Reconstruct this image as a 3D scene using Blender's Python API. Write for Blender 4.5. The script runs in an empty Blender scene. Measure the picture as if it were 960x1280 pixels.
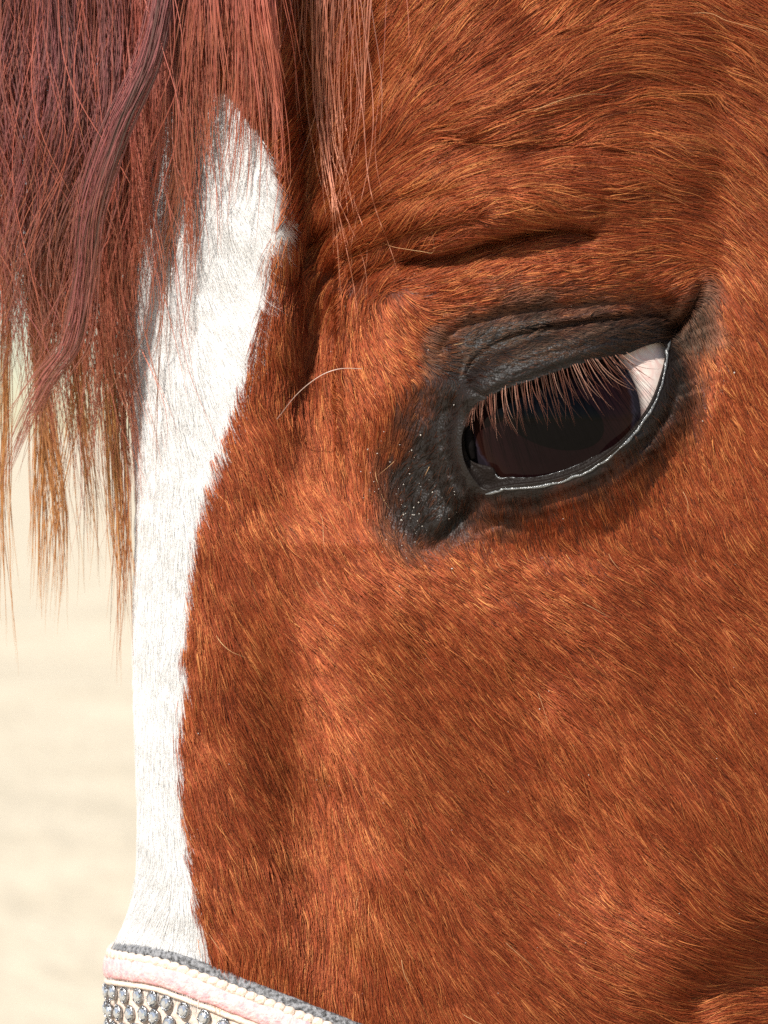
import bpy, math, random
import numpy as np
from mathutils import Matrix, Vector

rng = np.random.default_rng(7)
random.seed(7)
R_ = math.radians
scene = bpy.context.scene

# ------------------------------------------------------------------ camera
PXM = 6000.0            # photo pixels per metre at the eye
D0 = 0.60               # camera to eye distance, metres
FPX = PXM * D0          # focal length in photo pixels
CAM_LOC = np.array([0.0, 0.0, 1.50])
PITCH = 1.6
cam_d = bpy.data.cameras.new('camera')
cam = bpy.data.objects.new('camera', cam_d)
scene.collection.objects.link(cam)
cam.location = CAM_LOC
cam.rotation_euler = (R_(90 - PITCH), 0, 0)
cam_d.sensor_fit = 'VERTICAL'
cam_d.sensor_height = 36.0
cam_d.sensor_width = 27.0
cam_d.lens = FPX / 1280.0 * 36.0
cam_d.clip_start = 0.02
cam_d.clip_end = 3000
cam_d.dof.use_dof = True
cam_d.dof.focus_distance = D0 + 0.008
cam_d.dof.aperture_fstop = 24
scene.camera = cam
scene.render.resolution_x, scene.render.resolution_y = 768, 1024
RM = np.array(cam.rotation_euler.to_matrix())

# ------------------------------------------------------------------ light
SUN = np.array([-0.46, -0.58, 0.68])
SUN = SUN / np.linalg.norm(SUN)
w = bpy.data.worlds.new('World'); scene.world = w
w.use_nodes = True
nt = w.node_tree
sky = nt.nodes.new('ShaderNodeTexSky')
sky.sky_type = 'NISHITA'
sky.sun_disc = False
sky.dust_density = 0.2
sky.sun_elevation = math.asin(SUN[2])
sky.sun_rotation = math.atan2(SUN[0], SUN[1])
nt.links.new(sky.outputs[0], nt.nodes['Background'].inputs[0])
nt.nodes['Background'].inputs[1].default_value = 0.070
sd = bpy.data.lights.new('sun', 'SUN')
sun = bpy.data.objects.new('sun', sd)
scene.collection.objects.link(sun)
sd.energy = 5.0
sd.angle = R_(0.53)
sd.color = (1.0, 0.95, 0.87)
sun.rotation_euler = Vector(-SUN).to_track_quat('-Z', 'Y').to_euler()
scene.view_settings.view_transform = 'Standard'
scene.view_settings.look = 'None'
scene.view_settings.gamma = 1.0
scene.view_settings.use_curve_mapping = False
scene.view_settings.exposure = 0.62
scene.cycles.use_denoising = False
scene.cycles.max_bounces = 8
scene.cycles.diffuse_bounces = 3
scene.cycles.glossy_bounces = 5
scene.cycles.transmission_bounces = 6
scene.cycles.transparent_max_bounces = 8
scene.cycles.sample_clamp_indirect = 6.0
scene.cycles_curves.shape = 'RIBBONS'
scene.cycles_curves.subdivisions = 2

# ------------------------------------------------------------------ helpers
def to_world(px, py, dep):
    """photo pixel plus depth behind the eye plane (in photo pixels) -> metres"""
    px, py, dep = np.broadcast_arrays(np.asarray(px, float), np.asarray(py, float), np.asarray(dep, float))
    d = D0 + dep / PXM
    c = np.stack([(px - 480) / FPX * d, -(py - 640) / FPX * d, -d], -1)
    return c @ RM.T + CAM_LOC

_tabs = {}
def vnoise(x, y, scale, seed):
    """smooth value noise, about -1..1"""
    if seed not in _tabs:
        _tabs[seed] = np.random.default_rng(seed).uniform(-1, 1, (256, 256))
    T = _tabs[seed]
    x = np.asarray(x) / scale + 1000.3; y = np.asarray(y) / scale + 1000.7
    i = np.floor(x).astype(int); j = np.floor(y).astype(int)
    fx = x - i; fy = y - j
    fx = fx * fx * (3 - 2 * fx); fy = fy * fy * (3 - 2 * fy)
    a = T[i & 255, j & 255]; b = T[(i + 1) & 255, j & 255]
    c = T[i & 255, (j + 1) & 255]; d = T[(i + 1) & 255, (j + 1) & 255]
    return (a * (1 - fx) + b * fx) * (1 - fy) + (c * (1 - fx) + d * fx) * fy

def sstep(a, b, x):
    t = np.clip((np.asarray(x, float) - a) / (b - a), 0, 1)
    return t * t * (3 - 2 * t)

def catmull(pts, n, closed=False):
    P = np.asarray(pts, float); m = len(P)
    segs = m if closed else m - 1
    out = []
    for k in range(segs):
        if closed:
            p0, p1, p2, p3 = P[(k - 1) % m], P[k], P[(k + 1) % m], P[(k + 2) % m]
        else:
            p1, p2 = P[k], P[k + 1]
            p0 = P[k - 1] if k > 0 else 2 * p1 - p2
            p3 = P[k + 2] if k + 2 < m else 2 * p2 - p1
        t = np.linspace(0, 1, n, endpoint=False)[:, None]
        out.append(0.5 * (2 * p1 + (p2 - p0) * t + (2 * p0 - 5 * p1 + 4 * p2 - p3) * t ** 2 + (3 * p1 - p0 - 3 * p2 + p3) * t ** 3))
    if not closed:
        out.append(P[-1:])
    return np.concatenate(out)

def resample(P, n, closed=False):
    Q = np.vstack([P, P[:1]]) if closed else P
    L = np.r_[0, np.cumsum(np.linalg.norm(np.diff(Q, axis=0), axis=1))]
    s = np.linspace(0, L[-1], n, endpoint=not closed)
    return np.stack([np.interp(s, L, Q[:, k]) for k in range(Q.shape[1])], -1)

def seg_dist(x, y, P, closed=False):
    """distance to polyline and position along it, 0..1"""
    Q = np.vstack([P, P[:1]]) if closed else np.asarray(P, float)
    best = np.full(np.shape(x), 1e18); tt = np.zeros(np.shape(x)); side = np.zeros(np.shape(x))
    n = len(Q) - 1
    for k in range(n):
        a, b = Q[k], Q[k + 1]; d = b - a
        L2 = max(d @ d, 1e-9)
        h = np.clip(((x - a[0]) * d[0] + (y - a[1]) * d[1]) / L2, 0, 1)
        ex = x - (a[0] + h * d[0]); ey = y - (a[1] + h * d[1])
        q = ex * ex + ey * ey
        m = q < best
        best = np.where(m, q, best); tt = np.where(m, (k + h) / n, tt)
        side = np.where(m, np.sign(d[0] * ey - d[1] * ex), side)
    return np.sqrt(best), tt, side

def inside(x, y, P):
    r = np.zeros(np.shape(x), bool)
    n = len(P)
    for k in range(n):
        x1, y1 = P[k]; x2, y2 = P[(k + 1) % n]
        c = ((y1 > y) != (y2 > y)) & (x < (x2 - x1) * (y - y1) / ((y2 - y1) if y2 != y1 else 1e-9) + x1)
        r ^= c
    return r

def signed(x, y, P):
    """signed distance to a closed outline, positive outside"""
    d, _, _ = seg_dist(x, y, P, True)
    return np.where(inside(x, y, P), -d, d)

def new_mesh(name, V, F, mat, parent=None, smooth=True):
    me = bpy.data.meshes.new(name)
    me.from_pydata([tuple(v) for v in V], [], [tuple(f) for f in F])
    me.update()
    if smooth:
        me.polygons.foreach_set('use_smooth', [True] * len(me.polygons))
    if mat:
        for m_ in (mat if isinstance(mat, (list, tuple)) else [mat]):
            me.materials.append(m_)
    o = bpy.data.objects.new(name, me)
    scene.collection.objects.link(o)
    if parent: o.parent = parent
    return o

def add_curves(name, P, rad, col, mat, parent=None):
    """P (n,k,3), rad (n,k), col (n,3): hair strands"""
    n, k, _ = P.shape
    cd = bpy.data.hair_curves.new(name)
    cd.add_curves([k] * n)
    cd.attributes['position'].data.foreach_set('vector', np.ascontiguousarray(P, np.float32).ravel())
    a = cd.attributes.get('radius') or cd.attributes.new('radius', 'FLOAT', 'POINT')
    a.data.foreach_set('value', np.ascontiguousarray(rad, np.float32).ravel())
    if col is not None:
        c = cd.attributes.new('hair_colour', 'FLOAT_VECTOR', 'CURVE')
        c.data.foreach_set('vector', np.ascontiguousarray(col, np.float32).ravel())
    cd.materials.append(mat)
    o = bpy.data.objects.new(name, cd)
    scene.collection.objects.link(o)
    if parent: o.parent = parent
    return o

def tag(o, label=None, category=None, group=None, kind=None):
    for k, v in (('label', label), ('category', category), ('group', group), ('kind', kind)):
        if v: o[k] = v
    return o

# ------------------------------------------------------------------ materials
def mat_new(name):
    m = bpy.data.materials.new(name); m.use_nodes = True
    t = m.node_tree
    return m, t, t.nodes['Principled BSDF']

def simple(name, col, rough=0.5, metal=0.0, noise=0.0, nscale=200.0, bump=0.0, spec=0.5):
    m, t, b = mat_new(name)
    b.inputs['Roughness'].default_value = rough
    b.inputs['Metallic'].default_value = metal
    b.inputs['Specular IOR Level'].default_value = spec
    b.inputs['Base Color'].default_value = (*col, 1)
    if noise or bump:
        tc = t.nodes.new('ShaderNodeTexCoord')
        n = t.nodes.new('ShaderNodeTexNoise'); n.inputs['Scale'].default_value = nscale; n.inputs['Detail'].default_value = 5
        t.links.new(tc.outputs['Object'], n.inputs['Vector'])
        if noise:
            hs = t.nodes.new('ShaderNodeMix'); hs.data_type = 'RGBA'
            hs.inputs['A'].default_value = (*[c * (1 - noise) for c in col], 1)
            hs.inputs['B'].default_value = (*[min(1, c * (1 + noise)) for c in col], 1)
            t.links.new(n.outputs['Fac'], hs.inputs['Factor'])
            t.links.new(hs.outputs['Result'], b.inputs['Base Color'])
        if bump:
            bp = t.nodes.new('ShaderNodeBump'); bp.inputs['Strength'].default_value = bump; bp.inputs['Distance'].default_value = 0.0004
            t.links.new(n.outputs['Fac'], bp.inputs['Height'])
            t.links.new(bp.outputs['Normal'], b.inputs['Normal'])
    return m

def hair_mat(name, rough=0.25, gloss=0.25, trans=0.12, tint=0.09, bleach=0.0):
    """fibre: coloured body, sheen along the strand, a little light passing through"""
    m = bpy.data.materials.new(name); m.use_nodes = True
    t = m.node_tree; t.nodes.clear()
    out = t.nodes.new('ShaderNodeOutputMaterial')
    at = t.nodes.new('ShaderNodeAttribute'); at.attribute_name = 'hair_colour'
    df = t.nodes.new('ShaderNodeBsdfDiffuse'); tl = t.nodes.new('ShaderNodeBsdfTranslucent')
    hr = t.nodes.new('ShaderNodeBsdfHair'); hr.component = 'Reflection'
    hr.inputs['RoughnessU'].default_value = rough; hr.inputs['RoughnessV'].default_value = 0.6
    hr.inputs['Offset'].default_value = R_(-5)
    colour = at.outputs['Vector']
    if bleach:
        hi = t.nodes.new('ShaderNodeHairInfo'); mr = t.nodes.new('ShaderNodeMapRange'); mr.interpolation_type = 'SMOOTHSTEP'
        mr.inputs['From Min'].default_value = 0.62; mr.inputs['From Max'].default_value = 1.0; mr.inputs['To Max'].default_value = bleach
        mb = t.nodes.new('ShaderNodeMix'); mb.data_type = 'RGBA'; mb.inputs['B'].default_value = (0.42, 0.17, 0.05, 1)
        t.links.new(hi.outputs['Intercept'], mr.inputs['Value']); t.links.new(mr.outputs[0], mb.inputs['Factor'])
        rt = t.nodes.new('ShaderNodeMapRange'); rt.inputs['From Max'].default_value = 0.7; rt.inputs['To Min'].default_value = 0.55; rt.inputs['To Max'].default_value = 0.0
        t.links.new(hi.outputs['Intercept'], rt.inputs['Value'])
        mp = t.nodes.new('ShaderNodeMix'); mp.data_type = 'RGBA'; mp.inputs['B'].default_value = (0.115, 0.030, 0.045, 1)  # darker roots, with violet sky sheen painted into their colour
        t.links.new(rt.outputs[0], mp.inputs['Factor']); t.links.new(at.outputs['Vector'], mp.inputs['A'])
        t.links.new(mp.outputs['Result'], mb.inputs['A']); colour = mb.outputs['Result']
    for q_ in (df, tl): t.links.new(colour, q_.inputs['Color'])
    # sheen takes part of the hair's own colour
    mixc = t.nodes.new('ShaderNodeMix'); mixc.data_type = 'RGBA'; mixc.inputs['Factor'].default_value = tint
    sc_ = t.nodes.new('ShaderNodeVectorMath'); sc_.operation = 'SCALE'; sc_.inputs['Scale'].default_value = 2.5
    t.links.new(at.outputs['Vector'], sc_.inputs[0])
    mn = t.nodes.new('ShaderNodeVectorMath'); mn.operation = 'MINIMUM'; mn.inputs[1].default_value = (0.8, 0.8, 0.8)
    t.links.new(sc_.outputs[0], mn.inputs[0])
    t.links.new(mn.outputs[0], mixc.inputs['A']); mixc.inputs['B'].default_value = (1.0, 0.82, 0.62, 1)
    t.links.new(mixc.outputs['Result'], hr.inputs['Color'])
    m1 = t.nodes.new('ShaderNodeMixShader'); m1.inputs[0].default_value = trans
    m2 = t.nodes.new('ShaderNodeMixShader'); m2.inputs[0].default_value = gloss
    t.links.new(df.outputs[0], m1.inputs[1]); t.links.new(tl.outputs[0], m1.inputs[2])
    t.links.new(m1.outputs[0], m2.inputs[1]); t.links.new(hr.outputs[0], m2.inputs[2])
    t.links.new(m2.outputs[0], out.inputs['Surface'])
    return m

M_HAIR = hair_mat('coat_hair', 0.18, 0.24, 0.12)
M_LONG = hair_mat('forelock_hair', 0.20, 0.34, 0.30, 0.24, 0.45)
M_WHITE = hair_mat('white_hair', 0.35, 0.10, 0.42, 0.05)

# ------------------------------------------------------------------ the shape of the head
SIL_Y = [-500, -200, 0, 150, 320, 400, 500, 600, 700, 800, 900, 1000, 1080, 1120, 1155, 1190, 1230, 1300, 1700]
SIL_X = [210, 165, 150, 150, 160, 161, 169, 174, 173, 171, 173, 176, 177, 172, 160, 148, 147, 150, 180]
COLS = [300, 400, 500, 600, 700, 800, 960, 1200, 1500, 1800]
ROWS = {
    -500: [330, 300, 290, 285, 285, 290, 310, 360, 440, 600],
    -200: [215, 185, 160, 148, 140, 145, 175, 250, 380, 600],
    0:    [172, 130, 98, 76, 66, 66, 112, 190, 340, 600],
    150:  [168, 126, 78, 44, 28, 26, 84, 150, 320, 600],
    300:  [178, 142, 74, 26, 4, 4, 56, 125, 300, 600],
    450:  [190, 152, 70, 22, 6, 10, 40, 110, 290, 600],
    600:  [184, 146, 86, 44, 22, 20, 38, 100, 280, 600],
    750:  [174, 134, 92, 58, 37, 29, 38, 95, 280, 600],
    900:  [164, 130, 108, 86, 66, 52, 50, 95, 285, 600],
    1100: [158, 118, 106, 96, 84, 70, 76, 120, 300, 600],
    1300: [150, 116, 106, 106, 102, 96, 130, 190, 340, 600],
    1700: [150, 130, 120, 130, 160, 200, 300, 420, 500, 620]}
GU = np.arange(-500, 1801, 10.0); GV = np.arange(-500, 1701, 10.0)
_rk = sorted(ROWS)
_t = np.array([np.interp(GU, COLS, ROWS[k]) for k in _rk])
_B = np.array([np.interp(GV, _rk, _t[:, i]) for i in range(len(GU))])          # [u, v]
q = np.clip((300 - GU) / 200.0, 0, None)
_B = _B + (80 * q + 85 * q ** 2)[:, None]
def blur(A, s, axis):
    k = np.arange(-int(3 * s), int(3 * s) + 1); g = np.exp(-k * k / (2 * s * s)); g /= g.sum()
    n = len(k) // 2
    pad = [(0, 0), (0, 0)]; pad[axis] = (n, n)
    Ap = np.pad(A, pad, mode='reflect', reflect_type='odd')
    return np.apply_along_axis(lambda r: np.convolve(r, g, 'valid'), axis, Ap)
_B = blur(blur(_B, 3.5, 0), 5.0, 1)
_E = np.interp(np.arange(-500, 1701, 5.0), SIL_Y, SIL_X)
_g = np.exp(-np.arange(-8, 9) ** 2 / 18.0); _g /= _g.sum()
_E = np.convolve(np.pad(_E, 8, mode='edge'), _g, 'valid')

def bil(T, x, y):
    x = np.clip(x, 0, T.shape[0] - 1.001); y = np.clip(y, 0, T.shape[1] - 1.001)
    i = x.astype(int); j = y.astype(int); fx = x - i; fy = y - j
    if T.ndim == 3: fx = fx[..., None]; fy = fy[..., None]
    return (T[i, j] * (1 - fx) + T[i + 1, j] * fx) * (1 - fy) + (T[i, j + 1] * (1 - fx) + T[i + 1, j + 1] * fx) * fy

def px_of(u, v):
    e = np.interp(v, np.arange(-500, 1701, 5.0), _E)
    t = (u - 100) / 200.0
    b = 200 - 2 * (300 - e); a = (300 - e) - b
    return np.where(t >= 1, u, np.where(t >= 0, e + a * t ** 2 + b * t ** 3, e + 70 * t ** 2))

# the eye opening, clockwise from the outer corner along the upper lid
AP = np.array([(829, 428), (808, 432), (781, 443), (752, 449), (729, 454), (700, 463), (679, 470), (660, 477), (640, 483), (622, 490),
      (607, 499), (594, 511), (583, 528), (577, 548), (579, 572), (588, 594), (604, 612),
      (625, 609), (645, 606), (680, 602), (717, 592), (746, 577), (776, 554), (799, 528), (817, 498), (828, 465), (832, 442)], float)
APC = catmull(AP, 8, True)
EYE_C = np.array([705.0, 527.0, 160.0]); EYE_R = 190.0

def crease(x, y, pts, width, depth, ridge=0.0, rw=2.2, offs=1.0):
    """a fold: groove of given half width, with a swelling on one side"""
    P = catmull(pts, 5)
    m = (x > P[:, 0].min() - 90) & (x < P[:, 0].max() + 90) & (y > P[:, 1].min() - 90) & (y < P[:, 1].max() + 90)
    out = np.zeros(np.shape(x))
    if not m.any(): return out
    d, t, s = seg_dist(x[m], y[m], P)
    f = np.sin(np.pi * np.clip(t, 0, 1)) ** 0.5
    end = np.exp(-np.clip(d, 0, None) ** 2 / (2 * width ** 2))
    g = depth * end * f
    if ridge:
        sd_ = d * s
        g -= ridge * f * np.exp(-(sd_ - offs * rw * width) ** 2 / (2 * (rw * width * 0.75) ** 2))
    out[m] = g
    return out

def gauss(x, y, cx, cy, sx, sy, amp, ang=0.0):
    c, s = math.cos(R_(ang)), math.sin(R_(ang))
    a = ((x - cx) * c + (y - cy) * s) / sx; b = (-(x - cx) * s + (y - cy) * c) / sy
    return amp * np.exp(-0.5 * (a * a + b * b))

def dep_of(u, v):
    shp = np.shape(u)
    u = np.asarray(u, float).ravel(); v = np.asarray(v, float).ravel()
    x = np.where(u > 300, u, px_of(u, v)); y = v
    far = sstep(60, 130, u)
    d0 = bil(_B, (u + 500) / 10, (v + 500) / 10)
    d = np.zeros(u.shape)
    # hollow between forehead and brow
    h, t, s = seg_dist(x, y, catmull([(378, -60), (382, 60), (386, 200), (384, 330), (384, 450), (398, 560), (428, 650)], 5))
    hs = h * s                                                       # negative towards the brow, positive towards the forehead
    wl = np.where(hs > 0, np.interp(y, [0, 420, 540, 640], [17.0, 17.0, 24.0, 45.0]), np.interp(y, [0, 450, 600], [42.0, 44.0, 52.0]))
    amp = np.interp(y, [-100, 60, 200, 330, 420, 520, 600, 680], [30, 66, 92, 90, 84, 62, 32, 0])
    d += far * amp * np.exp(-h * h / (2 * wl ** 2))
    # brow and upper socket
    d += gauss(x, y, 470, 430, 55, 75, -20)
    d += gauss(x, y, 605, 240, 150, 33, -50, -9)
    d += gauss(x, y, 640, 348, 120, 26, -22, -10)
    d += gauss(x, y, 650, 115, 125, 36, -46, -20)
    d += crease(x, y, [(500, 332), (570, 319), (630, 300), (690, 287), (745, 292)], 10, 62, 28, 2.6, -1)
    d += crease(x, y, [(392, 470), (402, 410), (440, 355), (500, 328), (545, 322)], 9, 22, 10, 2.6, -1)
    d += crease(x, y, [(376, 420), (392, 372), (430, 330), (490, 300), (560, 282), (610, 268)], 7, 26, 12, 2.4, -1)
    d += crease(x, y, [(362, 360), (385, 315), (430, 285), (500, 255), (570, 240)], 8, 20, 10, 2.4, -1)
    d += crease(x, y, [(560, 175), (640, 190), (720, 185), (800, 200)], 10, 12, 9, 2.4, -1)
    d += crease(x, y, [(540, 130), (620, 80), (700, 50), (790, 40)], 12, 14, 10, 2.4, -1)
    d += crease(x, y, [(915, 20), (896, 120), (899, 200), (890, 260), (894, 320), (868, 388)], 20, 6, 0)
    # cheek: facial crest, hollows and soft muscle
    d += far * gauss(x, y, 380, 1000, 40, 140, 92, -10)
    d += gauss(x, y, 462, 1070, 40, 170, -7, 4)
    d += gauss(x, y, 690, 1070, 62, 140, 74, -35)
    d += gauss(x, y, 825, 975, 60, 150, -28, -35)
    d += gauss(x, y, 560, 900, 52, 110, 24, -40)
    d += gauss(x, y, 660, 785, 170, 34, -10, 6)
    d += gauss(x, y, 800, 700, 120, 14, 5, 4)
    d += crease(x, y, [(1040, 1150), (985, 1195), (930, 1215), (880, 1245), (850, 1290), (830, 1350)], 30, 38, 0)
    d += gauss(x, y, 985, 1265, 60, 60, 34)
    d += gauss(x, y, 760, 1235, 70, 22, -10, 30)
    # low-frequency unevenness
    al, ac = x * 0.62 + y * 0.78, -x * 0.78 + y * 0.62
    d += 4.0 * vnoise(x, y, 90, 11) + 3.2 * vnoise(al * 0.35, ac, 30, 12) + 1.4 * vnoise(al * 0.3, ac, 13, 13)
    d += gauss(x, y, 1010, 430, 80, 190, -36)
    d = d0 + far * d
    # lids
    m = (u > 300) & (x > 420) & (x < 960) & (y > 300) & (y < 760)
    if m.any():
        xm, ym = x[m], y[m]
        sdist = signed(xm, ym, APC[::2])
        r2 = (xm - EYE_C[0]) ** 2 + (ym - EYE_C[1]) ** 2
        upper = sstep(0, 40, (545 - ym) + 0.62 * (xm - 640) * 0.5)
        th = 11 + 19 * upper * (1 - 0.8 * sstep(740, 800, xm))
        lid = EYE_C[2] - np.sqrt(np.clip((EYE_R + th) ** 2 - r2, 60 ** 2, None))
        lid = np.minimum(lid, 66)
        wgt = 1 - sstep(8, 85, sdist)
        dm = d[m] * (1 - wgt) + lid * wgt
        near = 1 - sstep(60, 110, sdist)
        # folds of the upper lid, crease round the inner corner, bag under the lower lid
        dm += crease(xm, ym, [(580, 480), (597, 452), (634, 431), (680, 416), (735, 404), (790, 396), (838, 392)], 5.0, 32, 24, 3.6, 1)
        dm += crease(xm, ym, [(552, 440), (575, 412), (640, 392), (715, 384), (790, 378), (845, 380)], 6, 13, 8, 2.4, 1)
        dm += crease(xm, ym, [(600, 478), (640, 458), (690, 442), (745, 428), (800, 416)], 3.5, 5, 3, 2.4, 1)
        dm += crease(xm, ym, [(575, 484), (562, 515), (558, 552), (566, 590), (580, 618)], 5, 16, 10, 2.4, -1)
        dm += crease(xm, ym, [(612, 634), (660, 633), (715, 617), (760, 596), (800, 562), (835, 520), (850, 470)], 4, 7, 5, 2.6, 1)
        dm += crease(xm, ym, [(600, 652), (660, 655), (725, 642), (790, 610), (840, 560)], 6, 8, 6, 2.4, 1)
        dm += crease(xm, ym, [(606, 620), (585, 640), (560, 668), (535, 690)], 8, 14, 5, 2.2, 1)
        dm += crease(xm, ym, [(832, 430), (848, 408), (862, 388), (880, 350)], 5, 18, 0)
        wr = vnoise(xm * 0.35 + ym * 0.9, ym * 0.15 - xm * 0.08, 6.0, 31)
        dm += 1.6 * wr * (1 - sstep(30, 90, sdist)) * sstep(2, 12, sdist)
        ball = EYE_C[2] - np.sqrt(np.clip(EYE_R ** 2 - r2, 0, None)) - 5.0 - 3.0 * upper
        k_ = 5.0
        hh = np.clip(0.5 + 0.5 * (ball - dm) / k_, 0, 1)
        dm = ball * (1 - hh) + dm * hh - k_ * hh * (1 - hh)
        d[m] = dm
    return d.reshape(shp)

def S(u, v):
    u = np.asarray(u, float); v = np.asarray(v, float)
    return to_world(px_of(u, v), v, dep_of(u, v))

# fine sampling grid for skin masks and hair
SU = np.arange(-80, 1141, 2.0); SV = np.arange(-140, 1421, 2.0)
UU, VV = np.meshgrid(SU, SV, indexing='ij')
SP = S(UU, VV)
_du = np.gradient(SP, axis=0); _dv = np.gradient(SP, axis=1)
SN = np.cross(_dv, _du); SN /= np.linalg.norm(SN, axis=-1, keepdims=True) + 1e-12
if np.mean(SN[300, :, 1]) > 0: SN = -SN
GX = px_of(UU, VV)
def gi(T, u, v): return bil(T, (np.asarray(u) + 80) / 2, (np.asarray(v) + 140) / 2)

# ------------------------------------------------------------------ coat markings
BLZ = catmull([(286, 118), (305, 150), (320, 172), (336, 208), (349, 246), (344, 290), (336, 340), (330, 384), (316, 432), (298, 482), (278, 530),
       (260, 580), (247, 620), (238, 680), (234, 740), (232, 800), (229, 860), (224, 920), (226, 980), (232, 1040), (240, 1090), (250, 1140), (260, 1190), (276, 1240), (300, 1300), (330, 1420)], 4)
def blaze(u, v, px):
    xr = np.interp(v, BLZ[:, 1], BLZ[:, 0])
    top = np.interp(v, [118, 200, 300, 400], [170, 110, 40, 10])      # left border, only far up the forehead
    e = (xr - px) + 4.5 * vnoise(u, v, 13, 44) + 3 * vnoise(u, v, 5, 42)
    l = (u - top) + 8 * vnoise(u, v, 14, 43)
    return sstep(-2, 2, np.minimum(e, l)) * (v > 116)
DARK = catmull([(478, 655), (472, 610), (486, 560), (515, 505), (530, 455), (545, 412), (590, 388), (650, 380), (730, 376), (800, 376), (850, 372), (884, 350),
        (884, 395), (880, 440), (873, 490), (856, 524), (814, 560), (768, 596), (718, 622), (664, 640), (620, 652), (585, 668), (545, 690), (505, 686)], 4, True)
_sd = np.full(GX.shape, 200.0)
_m = (UU > 380) & (UU < 1000) & (VV > 280) & (VV < 780)
_sd[_m] = signed(UU[_m], VV[_m], DARK)
_n = 16 * vnoise(UU, VV, 34, 51) + 8 * vnoise(UU, VV, 9, 52)
DMASK = 1 - sstep(-34, 30, _sd + _n)
_ap = np.full(GX.shape, 300.0)
_ap[_m] = signed(UU[_m], VV[_m], APC[::2])
BMASK = blaze(UU, VV, GX)

# ------------------------------------------------------------------ how the coat lies: x, y, angle (0 right, 90 down), hair length
FLOW = np.array([
 (110, -50, 90, 70), (110, 150, 88, 70), (110, 400, 88, 60), (110, 700, 90, 52), (110, 1000, 92, 52), (110, 1150, 100, 50), (150, 1160, 105, 46),
 (200, 200, 82, 60), (240, 300, 75, 60), (300, 200, 62, 46), (330, 260, 56, 38), (310, 400, 58, 36), (290, 480, 60, 36), (255, 560, 66, 40), (220, 500, 80, 55), (225, 620, 82, 50),
 (200, 800, 88, 50), (200, 1000, 86, 50), (235, 900, 82, 50), (230, 1120, 76, 55), (180, 1130, 98, 50),
 (250, 700, 74, 46), (250, 850, 78, 46), (250, 1000, 72, 46), (290, 1150, 66, 46), (290, 600, 66, 44), (320, 700, 62, 46), (330, 540, 58, 44),
 (340, 850, 58, 46), (320, 1000, 62, 46), (360, 1100, 74, 46), (390, 1200, 92, 46), (320, 1220, 84, 44), (420, 1000, 74, 48), (440, 1120, 78, 50), (450, 1240, 84, 50),
 (390, 640, 52, 42), (400, 750, 48, 44), (450, 850, 52, 46), (480, 950, 58, 48), (520, 1060, 58, 50), (540, 1180, 60, 50), (520, 1260, 70, 50),
 (480, 720, 40, 38), (560, 740, 36, 36), (560, 820, 44, 44), (600, 920, 50, 48), (640, 1040, 50, 50), (640, 1160, 46, 50), (620, 1260, 50, 52),
 (640, 710, 34, 30), (700, 760, 32, 38), (720, 860, 44, 46), (720, 960, 52, 50), (760, 1080, 48, 52), (740, 1180, 36, 55), (700, 1260, 44, 55),
 (780, 720, 34, 32), (820, 790, 40, 42), (840, 900, 50, 48), (860, 1000, 54, 52), (880, 1100, 44, 54), (930, 1180, 12, 55), (860, 1200, 22, 55), (900, 1270, -15, 55), (800, 1260, 20, 55),
 (920, 760, 46, 44), (930, 900, 56, 48), (950, 1040, 62, 52), (1080, 900, 60, 50), (1080, 600, 60, 50), (1080, 1200, 60, 50),
 # under and round the eye
 (660, 665, 80, 16), (720, 650, 70, 18), (780, 640, 70, 22), (720, 690, 50, 24), (820, 600, 72, 22), (850, 660, 62, 28), (870, 560, 72, 24), (890, 480, 66, 26), (880, 420, 60, 26), (900, 620, 60, 34), (920, 540, 62, 36),
 (610, 675, 70, 13), (545, 660, 120, 9), (510, 640, 110, 11), (520, 580, 130, 9), (560, 540, 110, 6), (540, 500, 100, 10), (490, 560, 95, 26), (460, 620, 80, 30), (470, 690, 55, 32), (560, 700, 40, 24),
 (430, 560, 80, 34), (440, 500, 60, 28), (470, 450, 62, 26), (450, 400, 88, 26), (500, 400, 48, 24), (520, 450, 40, 18), (560, 440, 10, 14),
 (600, 420, -20, 10), (640, 400, -15, 12), (720, 400, -8, 12), (800, 395, -10, 14), (700, 440, 10, 8), (620, 465, 10, 8), (760, 430, -5, 10),
 (560, 360, -18, 28), (640, 350, -14, 28), (720, 340, -12, 28), (800, 340, -14, 28), (850, 360, -25, 24), (690, 375, -10, 20), (780, 370, -10, 20),
 # brow, temple and forehead
 (340, 560, 72, 44), (350, 480, 92, 46), (368, 520, 86, 46), (365, 400, 96, 56), (385, 365, 108, 56), (420, 330, -48, 70), (400, 450, 92, 46), (420, 400, 110, 40), (470, 340, -34, 60), (480, 300, -34, 70), (560, 300, -20, 70), (640, 285, -10, 64), (720, 290, 2, 56), (800, 280, 6, 56), (860, 290, 20, 50),
 (350, 330, 100, 50), (345, 260, -70, 58), (370, 200, -62, 70), (420, 250, -45, 80), (400, 100, -70, 85), (370, 50, -80, 80), (460, 180, -46, 90), (520, 240, -22, 85), (500, 100, -52, 95), (560, 60, -46, 100), (560, 160, -24, 95), (600, 10, -45, 100),
 (620, 220, -8, 85), (640, 120, -28, 100), (680, 60, -30, 100), (700, 180, -6, 95), (720, 240, 4, 80), (760, 110, -14, 100), (780, 180, 4, 90), (760, 20, -22, 100), (840, 40, 8, 90), (840, 130, 14, 85), (840, 220, 14, 75),
 (900, 20, 30, 80), (940, 80, 40, 76), (900, 150, 36, 70), (950, 200, 46, 66), (915, 260, 46, 60), (940, 340, 50, 52), (910, 400, 56, 40), (950, 440, 58, 46), (1080, 200, 50, 70), (1080, -80, 40, 80), (700, -100, -25, 100), (450, -100, -60, 95)], float)
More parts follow.
